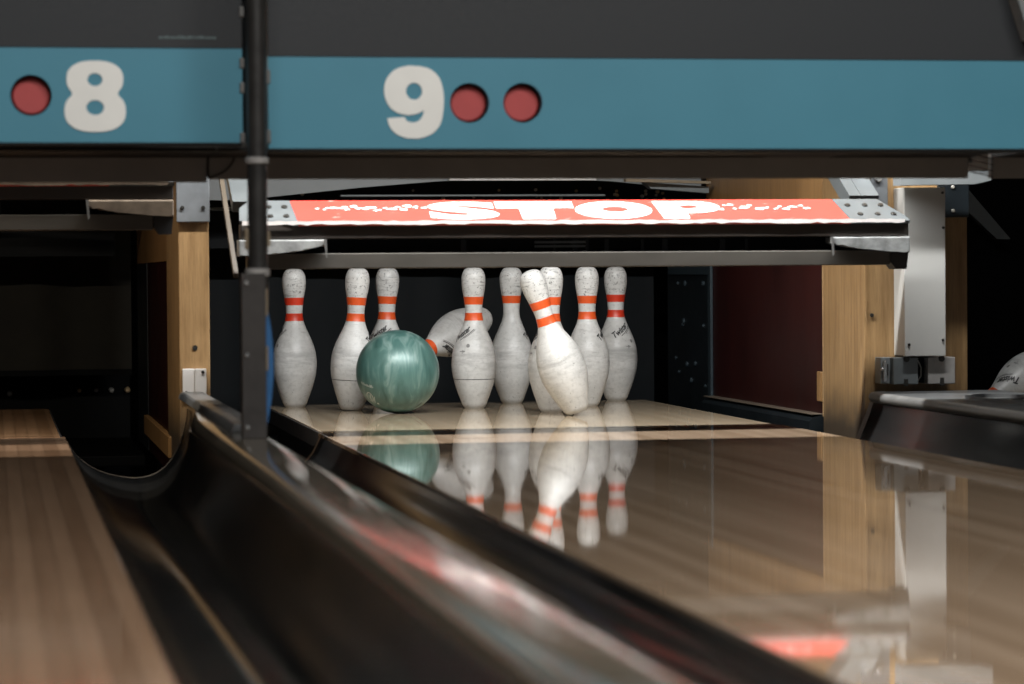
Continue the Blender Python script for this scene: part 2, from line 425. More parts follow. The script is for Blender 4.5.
b = nb(); cyl(b, (.439, 6.4497, .193), 'y', .0058, .003, 20); part('bolt_hole', b, M['screw'], t)
wp = part('latch_plate', box(nb(), .4105, .437, 6.441, 6.4495, .086, .1465, .0015), M['white'], t)
part('raised_flange', box(nb(), .4375, .4625, 6.432, 6.4495, .084, .1465, .0015), M['white'], wp)
for x, z, y in ((.418, .094, 6.4402), (.4545, .139, 6.4312)):
    b = nb(); cyl(b, (x, y, z), 'y', .0036, .004, 14, .001); part('screw', b, M['screw'], wp)

t = thing('kickback_post', 'broad golden wooden side wall right of the pins with dark red panel', 'post', (2.11, 6.45, 0))
part('side_board', box(nb(), 1.98, 2.0145, 6.4755, 6.79, -.12, 1.25, .002), M['wood'], t)
part('front_board', box(nb(), 1.9795, 2.228, 6.447, 6.475, -.12, 1.25, .002), M['wood'], t)
part('core_board', box(nb(), 2.015, 2.226, 6.4755, 6.72, -.12, 1.25), M['wood2'], t)
part('rear_board', box(nb(), 1.98, 2.05, 6.7905, 7.95, .392, 1.25), M['wood2'], t)
part('red_panel', box(nb(), 1.984, 2.05, 6.7905, 7.90, .004, .3915), M['red'], t, label='dark red panel')
part('edge_strip', box(nb(), 1.9795, 1.984, 6.786, 6.794, .0, .40), M['trimwood'], t)
sp = part('steel_plate', box(nb(), 1.984, 2.05, 7.9005, 8.45, -.12, .42), M['steel'], t)
part('plate_edge', box(nb(), 1.976, 1.9835, 7.895, 7.925, -.03, .42, .001), M['steeledge'], sp)
part('plate_edge', box(nb(), 1.978, 1.9835, 7.93, 8.42, .345, .375, .001), M['steeledge'], sp)
for y, z in ((7.96, .36), (8.28, .36), (8.0, .32), (8.22, .32), (8.31, .32), (8.0, .2), (8.24, .21), (8.25, .2), (8.1, .09), (8.2, .085), (8.34, .1), (8.15, .04), (7.98, .03), (8.3, .06)):
    b = nb(); cyl(b, (1.982, y, z), 'x', random.choice((.005, .007, .008)), .008, 14, .002); part('bolt', b, M['steeledge'], sp)
part('kick_strip', prism(nb(), [(1.948, -.12), (1.948, -.012), (1.956, -.003), (1.983, .003), (1.983, -.12)], 'y', 6.80, 7.89), M['steel'], t)
part('kick_strip_edge', box(nb(), 1.9535, 1.9838, 6.80, 7.89, .0035, .0065, .001), M['rim'], t)
part('pull_block', box(nb(), 1.9765, 1.9838, 6.80, 6.835, .035, .108, .002), M['wood2'], t)
b = nb(); cyl(b, (1.996, 6.4438, .25), 'y', .0045, .003, 18); part('bolt_hole', b, M['screw'], t)
b = nb(); cyl(b, (2.20, 6.449, .26), 'y', .004, .003, 18); part('bolt_hole', b, M['screw'], t)
part('crack', prism(nb(), [(1.9805, .252), (1.9835, .285), (1.982, .262), (1.9845, .232)], 'y', 6.4438, 6.4449), M['trimwood'], t)
part('top_plate', box(nb(), 2.155, 2.23, 6.437, 6.4495, .475, .60, .002), M['steel'], t)
for z in (.49, .545):
    b = nb(); cyl(b, (2.19, 6.436, z), 'y', .004, .006, 14, .001); part('bolt', b, M['bolt'], t)

# duct and switch boxes on the right post
t = thing('cable_duct', 'tall off-white metal duct fixed to the right wooden post', 'duct', (2.10, 6.40, .156))
part('duct_body', box(nb(), 2.05, 2.148, 6.366, 6.4465, .156, .542, .0015), M['duct'], t)
for x, z in ((2.060, .183), (2.141, .193), (2.1425, .45), (2.141, .53)):
    b = nb(); cyl(b, (x, 6.365, z), 'y', .0033, .004, 14, .001); part('screw', b, M['screw'], t)
part('notch', box(nb(), 2.0495, 2.06, 6.38, 6.44, .1545, .1585), M['screw'], t)
t = thing('switch_box', 'dark grey switch box with silver end plate under the off-white duct', 'box', (2.04, 6.42, .093), 'switch boxes on the right post')
part('end_plate', box(nb(), 2.003, 2.026, 6.40, 6.444, .093, .153, .001), M['grey'], t)
part('box_body', box(nb(), 2.027, 2.086, 6.38, 6.4445, .092, .153, .0015), M['greyd'], t)
part('contact', box(nb(), 2.008, 2.016, 6.392, 6.3995, .098, .146, .001), M['chrome'], t)
part('slot', box(nb(), 2.018, 2.0215, 6.3985, 6.4, .112, .138), M['screw'], t)
b = nb(); cyl(b, (2.0065, 6.397, .126), 'y', .0042, .008, 16, .002); part('screw', b, M['chrome'], t)
b = nb(); cyl(b, (2.058, 6.3795, .150), 'y', .0075, .003, 18); part('top_notch', b, M['screw'], t)
part('foot_clip', box(nb(), 2.052, 2.062, 6.3785, 6.3795, .088, .104), M['screw'], t)
t = thing('switch_box', 'light grey switch box right of the dark one under the duct', 'box', (2.14, 6.42, .093), 'switch boxes on the right post')
part('box_body', box(nb(), 2.110, 2.175, 6.38, 6.4465, .092, .153, .0015), M['collar'], t)
part('side_gap', box(nb(), 2.0865, 2.1095, 6.41, 6.4465, .094, .150), M['recess'], t)
b = nb(); cyl(b, (2.142, 6.3795, .150), 'y', .0075, .003, 18); part('top_notch', b, M['screw'], t)
part('foot_clip', box(nb(), 2.138, 2.148, 6.3785, 6.3795, .088, .106), M['screw'], t)
b = nb(); tube(b, [(2.092, 6.40, .146), (2.098, 6.395, .13), (2.096, 6.39, .11), (2.09, 6.40, .096)], .0014, 8); part('wire', b, M['bolt'], t)

# grey bracket over the duct
t = thing('roof_bracket', 'grey bracket under the ceiling board above the off-white duct', 'bracket', (2.1, 6.42, .56))
part('flange', prism(nb(), [(2.020, .545), (2.20, .548), (2.235, .556), (2.235, .62), (2.02, .62)], 'y', 6.30, 6.355), M['grey'], t)
part('hanger_plate', box(nb(), 1.955, 2.022, 6.40, 6.41, .49, .62, .001), M['plate'], t)
for x in (1.972, 1.997):
    b = nb(); cyl(b, (x, 6.395, .565), 'y', .009, .010, 18, .003); part('bolt', b, M['chrome'], t)

# ================================================================== SWEEP (STOP guard)
Y0 = 6.2
SL = Vector((0, .094, .050)); SLn = SL.normalized(); SN = Vector((0, -SLn.z, SLn.y))     # slope of the sign face
def on_slope(bm, lift=0.0):
    """XY drawing (x, distance up the slope) onto the sloping face"""
    o = Vector((0, Y0, .464))
    for v in bm.verts: v.co = Vector((v.co.x, 0, 0)) + o + SLn*v.co.y + SN*(v.co.z + lift)
    return bm
SLEN = SL.length
t = thing('sweep_guard', 'lowered black sweep bar with red STOP sign hanging above the standing pins', 'sweep bar', (1.265, Y0, .365), 'sweep bars')
sweep = t
sg = part('sign_board', on_slope(prism(nb(), [(.646, 0), (1.874, 0), (1.856, SLEN), (.637, SLEN)], 'z', -.008, 0)), M['sign'], t)
# lettering
SX = [(.934, 1.088), (1.085, 1.258), (1.260, 1.432), (1.440, 1.588)]
h0, h1 = .011, SLEN-.012
L = nb()
S = text('S', .0016, bold=.045); join(L, fit(S, *SX[0], h0, h1))
x0, x1 = SX[1]; w = x1-x0
join(L, flat([[(x0, h1), (x1, h1), (x1, h1-.030), (x0+w*.73, h1-.030), (x0+w*.72, h0), (x0+w*.30, h0), (x0+w*.29, h1-.030), (x0, h1-.030)]], .0016))
x0, x1 = SX[2]; cx = (x0+x1)/2
join(L, flat([circle(cx, (h0+h1)/2, (x1-x0)/2, 48, (h1-h0)/2), circle(cx+.004, (h0+h1)/2+.004, .030, 32, .013)], .0016))
x0, x1 = SX[3]
bowl = [(x0+.085, h1)] + [(x0+.088 + .060*sin(a), (h1+h0+.026)/2 + (h1-h0-.026)/2*cos(a)) for a in [pi*i/16 for i in range(1, 16)]] + [(x0+.07, h0+.026)]
join(L, flat([[(x0, h1)] + bowl + [(x0+.07, h0), (x0+.012, h0)], circle(x0+.078, h0+.056, .022, 24, .009)], .0016))
part('lettering', on_slope(L, .0012), M['wornwhite'], sg, label='white word STOP')
# small worn white print left and right of the word
def flecks(xa, xb, n, y0, y1):
    bm = nb()
    for i in range(n):
        cx = xa + (xb-xa)*(i + random.uniform(.1, .9))/n; cy = random.uniform(y0, y1); r = random.uniform(.003, .011)
        pts = [(cx + r*random.uniform(.5, 1.4)*cos(a), cy + r*random.uniform(.25, .75)*sin(a)) for a in [2*pi*j/9 for j in range(9)]]
        join(bm, flat([pts], .0012))
    return bm
part('worn_print', on_slope(flecks(.69, .93, 22, .056, .078), .001), M['wornwhite'], sg)
part('worn_print', on_slope(flecks(1.59, 1.80, 22, .056, .078), .001), M['wornwhite'], sg)
join_bm = nb(); 
# worn white front edge
prof = []
xs = [.525 + i*.0155 for i in range(96)]
bm = nb()
up = [(x, .0035 + random.uniform(-.0012, .0012)) for x in xs]; dn = [(x, -.0040 + random.uniform(-.0018, .0018)) for x in xs]
bb = flat([up + dn[::-1]], .0015); stand(bb, Y0-.0012)
for v in bb.verts: v.co.z += .464
part('worn_edge', bb, M['wornwhite'], t, label='chipped white edge')
for side, poly, hx in (('l', [(.520, .010), (.645, 0), (.636, SLEN), (.548, SLEN), (.524, .07)], (.556, .588, .622)),
                       ('r', [(1.875, 0), (2.010, 0), (2.006, .02), (1.962, SLEN), (1.857, SLEN)], (1.895, 1.935, 1.972))):
    ep = part('end_plate', on_slope(prism(nb(), poly, 'z', -.008, .0005)), M['sweepgrey'], t)
    for k, hy in enumerate((.030, .074)):
        for x in hx:
            xx = x if side == 'l' else x - (k*.018) + .008
            b = nb(); cyl(b, (xx, hy, .0015), 'z', .0065, .004, 16, .001); on_slope(b); part('screw', b, M['screw'], ep)
part('front_beam', box(nb(), .522, 2.008, Y0+.004, Y0+.055, .4295, .4615, .002), M['beam'], t)
part('recess_plate', box(nb(), .526, 2.004, Y0+.056, Y0+.066, .390, .470), M['recess'], t)
part('lower_bar', box(nb(), .536, 1.965, Y0+.006, Y0+.055, .3655, .3985, .002), M['bar'], t)
part('lower_bar_end', prism(nb(), [(1.966, .3985), (2.008, .3985), (2.003, .356), (1.978, .356), (1.966, .372)], 'y', Y0+.004, Y0+.055), M['black'], t)
for x in [random.uniform(.95, 1.65) for _ in range(9)]: part('recess_rib', box(nb(), x, x+random.uniform(.004, .012), Y0+.053, Y0+.0555, .402, .4265), M['steel'], t)
for z in (.409, .418): part('recess_slat', box(nb(), 1.17, 1.283, Y0+.051, Y0+.0555, z, z+.005), M['greyd'], t)
# bumper pads (curved bottom, upturned bright end)
for xa, xb, m in ((.517, .702, 1), (1.828, 2.008, -1)):
    top = .428; pts = []
    n = 14
    for i in range(n+1):
        u = i/n; xx = xa + (xb-xa)*u; uu = u if m == 1 else 1-u
        pts.append((xx, .393 + .021*uu**2.2 + .0025*random.random()))
    poly = [(xa, top), *pts, (xb, top)] if True else None
    pd = part('bumper_pad', prism(nb(), poly, 'y', Y0-.006, Y0+.05, .003), M['pad'], t)
    e = xb if m == 1 else xa
    part('pad_end', prism(nb(), [(e-.003, top+.001), (e+.003, top+.001), (e+.0045, .388), (e+.001, .391)] if m == 1 else [(e-.003, top+.001), (e+.003, top+.001), (e+.005, .39), (e+.001, .386)], 'y', Y0-.008, Y0-.0062), M['lip'], pd)
# side arms going back and up to the pivots
def arm(x0, x1, y0, z0, y1, z1, w, mat, name='side_arm', label=None):
    d = Vector((y1-y0, z1-z0)).normalized(); nrm = Vector((-d.y, d.x))*w/2
    poly = [(y0-nrm.x, z0-nrm.y), (y1-nrm.x, z1-nrm.y), (y1+nrm.x, z1+nrm.y), (y0+nrm.x, z0+nrm.y)]
    return part(name, prism(nb(), poly, 'x', x0, x1, .001), mat, t, label=label)
arm(.4885, .4985, 5.99, .352, 6.40, .590, .011, M['armtan'], label='tan wooden edge of the left arm')
arm(.515, .560, 6.33, .502, 6.62, .640, .025, M['sweepgrey'])
arm(1.905, 1.932, 6.325, .505, 6.64, .67, .04, M['sweepgrey'])
arm(1.9325, 1.975, 6.325, .505, 6.64, .67, .04, M['sweepgrey'])
# raised sweep over lane 8
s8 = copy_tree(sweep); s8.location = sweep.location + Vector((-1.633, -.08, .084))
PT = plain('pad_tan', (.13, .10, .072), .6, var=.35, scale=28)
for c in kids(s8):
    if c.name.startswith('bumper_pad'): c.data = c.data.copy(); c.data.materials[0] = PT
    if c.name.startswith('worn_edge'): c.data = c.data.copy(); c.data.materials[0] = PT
s8['label'] = 'raised black sweep bar over the brown lane left of the golden post'

# ================================================================== MASKING PANELS (the lane numbers)
YF = 4.95
def digit8(cx, cy, s):
    def out(y):
        a = 1-abs((y-48)/57)**2.4; c = 1-abs((y+50)/64)**2.4
        return max(86*max(a, 0)**(1/2.4), 93*max(c, 0)**(1/2.4), 70 if abs(y) < 26 else 0)
    ys = [105 - 219*(.5-.5*cos(pi*i/60)) for i in range(61)]
    R = [(out(y)+.5, y) for y in ys]; poly = R + [(-x, y) for x, y in R[::-1]]
    tr = lambda P: [(cx + x*s, cy + y*s) for x, y in P]
    return [tr(poly), tr(circle(0, 47, 23, 28, 20)), tr(circle(0, -39, 27, 28, 23))]
def digit9(cx, cy, s):
    P = [(216,195),(262,203),(292,230),(304,270),(305,312),(297,360),(275,391),(235,408),(190,407),(160,393),(143,372),(137,350),(137,350),(188,346),(188,346),(196,358),(212,362),(230,357),(242,342),(246,326),(246,326),(225,336),(195,340),(160,330),(137,305),(128,270),(135,235),(160,207),(190,197)]
    tr = lambda P: [(cx + (x-216)*s, cy - (y-302)*s) for x, y in P]
    return [tr(smooth_line(P, 5)), tr(circle(217, 270, 24, 28, 25))]
SPX = .000583
def make_masking(x0, x1, zb, zt, zc, number, holes, label):
    t = thing('masking_panel', label, 'panel', ((x0+x1)/2, YF, zb), 'number panels above the lanes')
    part('upper_board', box(nb(), x0, x1, YF, YF+.03, zt+.0005, 1.35, .001), M['dark_fascia'], t, label='charcoal board')
    outl = [rect(x0, x1, zb, zt)] + [circle(x, z, .0345, 40) for x, z in holes]
    bm = flat(outl, .018); stand(bm, YF+.009)
    bp = part('number_band', bm, M['blue'], t, label='blue band')
    for x, z in holes:
        b = nb(); cyl(b, (x, YF+.0235, z), 'y', .0315, .010, 40, .003); part('indicator_lens', b, M['lens'], t, label='round red lens')
        b = flat([circle(x, z, .040, 40), circle(x, z, .0335, 40)], .012); stand(b, YF+.0245); part('lens_ring', b, M['recess'], t)
    part('backing', box(nb(), x0+.01, x1-.01, YF+.031, YF+.036, zb+.01, zt), M['black'], t)
    part('bottom_trim', box(nb(), x0, x1, YF-.001, YF+.030, zb-.006, zb-.0005, .002), M['trim'], t)
    if number:
        bm = flat(number, .002); stand(bm, YF-.0012); part('number', bm, M['number'], t, label='white lane number')
    return t
m8 = make_masking(-1.2, .4215, .579, .738, .66, digit8(.173, .659, SPX*.94), [(.0665, .658)], 'blue and charcoal panel with white number 8 left of the pole')
m9 = make_masking(.4655, 3.4, .569, .725, .648, digit9(.716, .6485, SPX), [(.8135, .6475), (.907, .648)], 'blue and charcoal panel with white number 9 right of the pole')
b = nb(); x = .281
while x < .379:
    w = random.uniform(.0025, .006); box(b, x, x+w, YF-.0012, YF-.0002, .7545, .7545+random.choice((.0035, .0035, .005))); x += w + random.uniform(.0008, .002)
part('small_print', b, plain('print_teal', (.10, .145, .15), .6), m8, label='tiny line of pale print')
for z in (.801, .714, .672, .587): part('edge_clip', box(nb(), .417, .4245, YF-.004, YF+.01, z-.009, z+.009, .002), M['lip'], m8)
for z in (.691, .589): part('edge_clip', box(nb(), .4625, .4695, YF-.004, YF+.01, z-.012, z+.012, .002), M['lip'], m9)
# slanting grey bar in the top right corner
t = thing('slanted_bar', 'slanting grey bar in front of the charcoal board at the top right corner', 'bar', (1.80, 4.93, .76))
b = nb(); prism(b, [(1.790, .829), (1.812, .760), (1.895, .760), (1.745, 1.25), (1.655, 1.25)], 'y', 4.905, 4.949, .002)
part('bar_plate', b, M['collar'], t)
part('bar_edge', prism(nb(), [(1.7885, .8295), (1.8105, .7595), (1.8185, .7595), (1.7965, .8295)], 'y', 4.899, 4.9045), M['grey'], t)

# ceiling boards behind the panels: visible valance and lips, unseen light blocker above
def board(x0, x1, v0, v1, yr, label, zf=.576, zr=.568):
    t = thing('soffit_board', label, 'board', ((x0+x1)/2, 5.5, zr), 'boards under the panels')
    bm = nb(); nx, ny = 24, 8; G = {}
    for i in range(nx+1):
        for j in range(ny+1):
            x = x0+(x1-x0)*i/nx; u = j/ny; y = 5.22+(yr-5.22)*u; w = 0
            G[i, j, 0] = bm.verts.new((x, y, (zf-.004+.004*w) + (zr-zf+.004-.004*w)*u)); G[i, j, 1] = bm.verts.new((x, y, zf+.014))
    for i in range(nx):
        for j in range(ny):
            bm.faces.new([G[i,j,0], G[i,j+1,0], G[i+1,j+1,0], G[i+1,j,0]]); bm.faces.new([G[i,j,1], G[i+1,j,1], G[i+1,j+1,1], G[i,j+1,1]])
    for i in range(nx):
        for j in (0, ny): bm.faces.new([G[i,j,0], G[i+1,j,0], G[i+1,j,1], G[i,j,1]])
    for j in range(ny):
        for i in (0, nx): bm.faces.new([G[i,j,0], G[i,j,1], G[i,j+1,1], G[i,j+1,0]])
    part('light_blocker', bm, M['soffit'], t)  # unseen panel behind the valance, there to block the pin lights
    vl = part('valance', box(nb(), v0, v1, 5.20, 5.2185, .525 if v0 > -1 else .5195, .5745, .001), M['soffit'], t)
    def lip(a, b_, m, name):
        part(name, prism(nb(), [(4.985, .5665), (5.1995, .5632), (5.1995, .570), (4.985, .572)], 'x', a, b_), m, t)
    if v0 < 1 < v1:
        lip(v0, 1.40, M['trim'], 'front_lip'); lip(1.4005, 1.525, M['gloss'], 'glossy_lip'); lip(1.5255, v1, M['trim'], 'front_lip')
    else: lip(v0, v1, M['trim'], 'front_lip')
    part('blocker_edge', box(nb(), x0, x1, yr+.0005, yr+.008, zr-.001, zr+.02, .001), M['trim'], t)
board(-1.2, .378, -1.2, .378, 5.90, 'dark ceiling board under the panel with number 8')
board(.3815, 1.80, .3815, 1.80, 6.0, 'dark glossy ceiling board under the panel with number 9')
board(1.845, 3.4, 1.845, 3.4, 6.0, 'dark ceiling board at the far right beyond the cable bundle')
t = thing('cable_bundle', 'bundle of thin dark cables between two ceiling boards at the right', 'cables', (1.82, 5.2, .53))
for k in range(7):
    b = nb(); z = .530+k*.0055; tube(b, [(1.7985, 5.195, z+.008), (1.82, 5.192, z+.003), (1.8465, 5.195, z-.003)], .0014, 8); part('cable', b, M['greyd'] if k % 2 else M['cable'], t)
part('bracket', box(nb(), 1.8015, 1.806, 5.196, 5.21, .553, .574), M['greyd'], t)
t = thing('loose_cable', 'thin black cable looping below the panels left of the pole', 'cable', (.45, 5.2, .6))
b = nb(); tube(b, smooth_line([(.3795, 5.197, .574), (.380, 5.195, .560), (.3792, 5.194, .545), (.380, 5.193, .527)], 5, False), .0022, 8); part('straight_run', b, M['cable'], t)
b = nb(); tube(b, smooth_line([(.428, 5.194, .574), (.424, 5.193, .556), (.408, 5.192, .538), (.381, 5.192, .527)], 6, False), .0018, 8); part('loop', b, M['cable'], t)

# unseen roof added over the machines to keep their space dark
t = thing('shade_hood', 'unseen black hood added to keep the machine space behind the panels dark', 'hood', (1.2, 7, 1.3))
part('hood_top', box(nb(), -2.4, 4.6, YF+.04, 9.19, 1.36, 1.40), M['pit'], t)

# ================================================================== POLE
YP = 4.8
t = thing('support_pole', 'black upright pole with bolted lower sleeve standing on the divider cap', 'pole', (.427, YP, .084))
lo, hi = .084, .356
b = nb(); lathe(b, [(.0165, .3), (.0165, 1.40)], 32, Matrix.Translation((.432, YP, 0))); part('upper_tube', b, M['pole'], t, smooth=60)
b = prism(nb(), smooth_line([(.4035, -.017), (.4065, -.0205), (.438, -.0205), (.4425, -.017), (.4425, .017), (.438, .0205), (.4065, .0205), (.4035, .017)], 3), 'z', lo, hi)
bmesh.ops.translate(b, verts=b.verts, vec=(0, YP, 0)); part('lower_sleeve', b, M['poled'], t)
b = nb(); lathe(b, [(.0172, .350), (.0205, .352), (.0205, .362), (.0172, .364)], 32, Matrix.Translation((.431, YP, 0))); part('collar', b, M['collar'], t, smooth=40)
b = nb(); lathe(b, [(.0165, .536), (.0195, .538), (.0195, .546), (.0165, .548)], 32, Matrix.Translation((.4315, YP, 0))); part('collar', b, M['collar'], t, smooth=40)
for z in (.340, .221, .102):
    b = nb(); cyl(b, (.4105, YP-.0215, z), 'y', .0045, .006, 16, .002); part('bolt', b, M['chrome'], t)
# blue guard strip bent behind the sleeve
pts = [(.440 + .0165*sin(pi*u)**.8, .088 + (.325-.088)*u) for u in [i/20 for i in range(21)]]
poly = [(x, z) for x, z in pts] + [(.436, .325), (.436, .088)]
part('guard_strip', prism(nb(), poly, 'y', YP+.004, YP+.016, .001), M['bluep'], t, label='bent blue plastic strip')
for z0, z1 in ((.285, .330), (.195, .235)): part('peeled_patch', box(nb(), .4426, .4465, YP-.012, YP-.002, z0, z1, .001), M['tan'], t)
for xc, z0, z1 in ((.4135, .395, .43), (.4495, .40, .425)): part('peeled_patch', box(nb(), xc-.003, xc+.003, YP-.004, YP+.004, z0, z1, .002), M['tan'], t)

# ================================================================== PIT
def pit(x0, x1, mat, label, zb):
    t = thing('pit_curtain', label, 'curtain', ((x0+x1)/2, 8.6, .06), 'curtains at the back of the pits')
    bm = nb(); nx = 40; top = 1.2
    line = [(x0 + (x1-x0)*i/nx, 8.60 + .012*sin(i*.55) + .006*sin(i*1.3)) for i in range(nx+1)]
    part('curtain_sheet', sheet(bm, line, 'z', zb+.005, top, .012), mat, t, smooth=60)
    part('hem', sheet(nb(), [(x, y-.004) for x, y in line], 'z', zb-.002, zb+.015, .02), M['pit'], t, smooth=60)
    part('rail', box(nb(), x0, x1, 8.56, 8.64, top, top+.04), M['pit'], t)
    return t
pit(.48, 1.975, M['curtain'], 'dark leathery curtain hanging behind the standing pins', -.06)
pit(-1.1, .400, M['curtain8'], 'dark olive curtain behind the empty brown lane', .065)
def pit_board(x0, x1, spots, label, m):
    t = thing('pit_board', label, 'board', ((x0+x1)/2, 8.75, -.1), 'boards at the back of the pits')
    part('back_plate', box(nb(), x0, x1, 8.75, 8.79, -.25, .35), M['pit'], t)
    part('carpet_belt', box(nb(), x0, x1, 7.86, 8.75, -.16, -.13, .004), M['pit'], t)
    for x, z, r, mm in spots:
        b = nb(); cyl(b, (x, 8.745, z), 'y', r, .012, 14, .004); part('bolt', b, mm, t)
    return t
pit_board(-1.1, .40, [(.045, .006, .008, M['bolt']), (.345, .012, .008, M['bolt']), (.400-.008, .012, .009, M['brass']), (.30, .012, .006, M['bolt']), (.25, .012, .006, M['brass'])],
          'black board with small bolts at the back of the empty pit', None)
pit_board(.48, 1.975, [(.885, -.02, .008, M['bolt']), (1.245, -.02, .008, M['bolt']), (1.36, .0, .006, M['bolt']), (1.80, .0, .008, M['bolt']), (1.9, .03, .008, M['bolt'])],
          'black board with small bolts behind the standing pins', None)

# machine frame seen in the slit between ceiling board and sweep
t = thing('pinsetter_frame', 'grey arched pinsetter frame in the slit above the STOP sign', 'machine', (1.25, 7.95, .56))
poly = [(.53, .70), (.53, .560), (.625, .558), (.735, .565), (1.00, .592), (1.214, .609), (1.24, .6105), (1.664, .6105), (1.70, .609), (1.965, .584), (1.965, .70)]
part('arch_plate', prism(nb(), poly, 'y', 7.95, 7.97), M['grey'], t)
part('bright_strip', box(nb(), 1.245, 1.66, 7.93, 7.949, .6105, .622, .001), M['white'], t)
part('back_plate', box(nb(), .53, 1.97, 8.30, 8.32, .43, .75), M['recess'], t)
part('cross_bar', box(nb(), .60, 1.965, 8.18, 8.21, .535, .545, .003), M['greyd'], t)
part('cross_bar', box(nb(), .95, 1.7, 8.0, 8.03, .568, .574, .002), M['greyd'], t)
part('hanging_plank', prism(nb(), [(1.80, .585), (1.965, .572), (1.965, .590), (1.78, .603)], 'y', 7.86, 7.90), M['greyd'], t)
part('hanging_plank', prism(nb(), [(1.72, .603), (1.96, .597), (1.96, .604), (1.72, .612)], 'y', 7.82, 7.85), M['tan'], t)
for _ in range(34):
    x = random.choice((random.uniform(.62, 1.95), random.uniform(1.55, 1.94))); z = random.uniform(.54, .60)
    b = nb(); cyl(b, (x, 8.292, z), 'y', random.uniform(.003, .0055), .012, 10, .002); part('bolt', b, random.choice((M['brass'], M['bolt'], M['bolt'])), t)
t2 = copy_tree(t); t2.location = t.location + Vector((-1.628, .02, -.02)); t2['label'] = 'dark pinsetter frame above the empty brown lane'
t['group'] = t2['group'] = 'pinsetter frames'
# lane 10 machine: dark side plate with two bolts
t = thing('bay_machine', 'black machine plate in the dark bay at the far right', 'machine', (2.7, 7.4, .3))
part('side_plate', box(nb(), 2.30, 3.5, 8.0, 8.02, -.2, 1.2), M['pit'], t)
part('brace', prism(nb(), [(2.62, .62), (2.82, .44), (2.86, .44), (2.70, .62)], 'y', 7.90, 7.93), M['greyd'], t)
for x in (2.60, 2.625):
    b = nb(); cyl(b, (x, 7.995, .60), 'y', .007, .012, 12, .003); part('bolt', b, M['bolt'], t)
b = nb(); cyl(b, (2.70, 7.995, .565), 'y', .008, .012, 12, .003); part('bolt', b, M['bolt'], t)

# ================================================================== PINS
PH = .371; U = PH/15.0
PROF = [(0, 2.03), (.06, 2.12), (.35, 2.52), (.75, 2.828), (1.5, 3.40), (2.25, 3.906), (3.375, 4.51), (4.0, 4.69), (4.5, 4.766), (5.1, 4.74), (5.875, 4.563), (6.6, 4.18), (7.25, 3.703), (8.0, 3.02), (8.625, 2.472), (9.0, 2.18), (9.375, 1.965), (9.7, 1.85), (10, 1.797), (10.4, 1.80), (10.875, 1.870), (11.3, 1.96), (11.75, 2.094), (12.2, 2.26), (12.625, 2.406), (13.1, 2.515), (13.5, 2.547), (13.9, 2.51), (14.3, 2.33), (14.6, 2.02), (14.8, 1.62), (14.93, 1.0), (14.985, .5), (15, 0)]
FINE = smooth_line(PROF, 3, False)
def pin_r(z):
    h = z/U
    for (a, ra), (c, rc) in zip(FINE, FINE[1:]):
        if a <= h <= c: return (ra + (rc-ra)*(h-a)/(c-a+1e-9))*U/2
    return .01
def wrap(bm, phi, z0, tilt, lift=.0007):
    for v in bm.verts:
        u = v.co.x*cos(tilt) - v.co.y*sin(tilt); w = v.co.x*sin(tilt) + v.co.y*cos(tilt)
        z = z0 + w; r = pin_r(z); a = phi + u/max(pin_r(z0), .01)
        v.co = Vector(((r+lift)*cos(a), (r+lift)*sin(a), z))
    return bm
def refine(bm, n=1):
    for _ in range(n):
        bmesh.ops.triangulate(bm, faces=bm.faces)
        es = [e for e in bm.edges if e.calc_length() > .006]
        if es: bmesh.ops.subdivide_edges(bm, edges=es, cuts=1)
    return bm
def make_pin():
    t = thing('bowling_pin', 'x', 'bowling pin', (0, 0, 0), 'bowling pins')
    b = nb(); lathe(b, [(max(d*U/2, 0), h*U) for h, d in FINE], 56); part('body', b, M['pin'], t, smooth=50)
    for z0, z1 in ((.620, .674), (.733, .787)):
        zs = [(z0+(z1-z0)*i/5)*PH for i in range(6)]; b = nb()
        lathe(b, [(pin_r(zs[0])-.001, zs[0])] + [(pin_r(z)+.0005, z) for z in zs] + [(pin_r(zs[-1])-.001, zs[-1])], 56)
        part('neck_stripe', b, M['stripe'], t, smooth=50, label='orange neck stripe')
    tl = radians(38)
    L = fit(text('Twister', 0, .35, .03), -.027, .027, -.008, .0085)
    join(L, flat([[(-.012, -.0135), (.034, -.0125), (.034, -.0108), (-.012, -.0118)]], 0))
    join(L, flat([[(.0, -.0160), (.036, -.0150), (.036, -.0140), (.0, -.0150)]], 0))
    refine(L, 2); part('printed_name', wrap(L, 0, .196, tl), M['ink'], t, label='slanting black script')
    D = refine(flat([circle(0, 0, .0048, 20)], 0)); wrap(D, .55, .165, 0)
    A = flat([[(-.008, -.0008), (.003, -.0008), (.003, -.0035), (.008, .0), (.003, .0035), (.003, .0008), (-.008, .0008)]], 0)
    B = flat([[(-.001, -.006), (.001, -.006), (.001, .004), (-.001, .004)]], 0)
    wrap(A, .28, .150, 0); wrap(B, .28, .150, 0)
    part('printed_dot', join(D, join(A, B)), M['greyink'], t, label='grey dot and arrow')
    # dark hairline seam above the foot
    zs = [.0760, .0775, .0785]; b = nb()
    lathe(b, [(pin_r(zs[0])-.001, zs[0]), (pin_r(zs[0])+.0003, zs[0]), (pin_r(zs[1])+.0003, zs[1]), (pin_r(zs[1])-.001, zs[1])], 56)
    part('seam', b, M['ink'], t, smooth=50)
    return t
VIEW = radians(-90)    # towards the viewer
pin0 = make_pin(); used = False
def place(base, phi, label, M3=None, red=False, seam=True):
    """phi: degrees the printed name is turned to the right of facing the viewer"""
    global used
    o = copy_tree(pin0) if used else pin0
    used = True
    R = Matrix.Rotation(VIEW + radians(phi), 4, 'Z')
    if M3 is not None: R = M3 @ R
    o.matrix_world = Matrix.Translation(base) @ R
    o['label'] = label
    return o
PINS = []
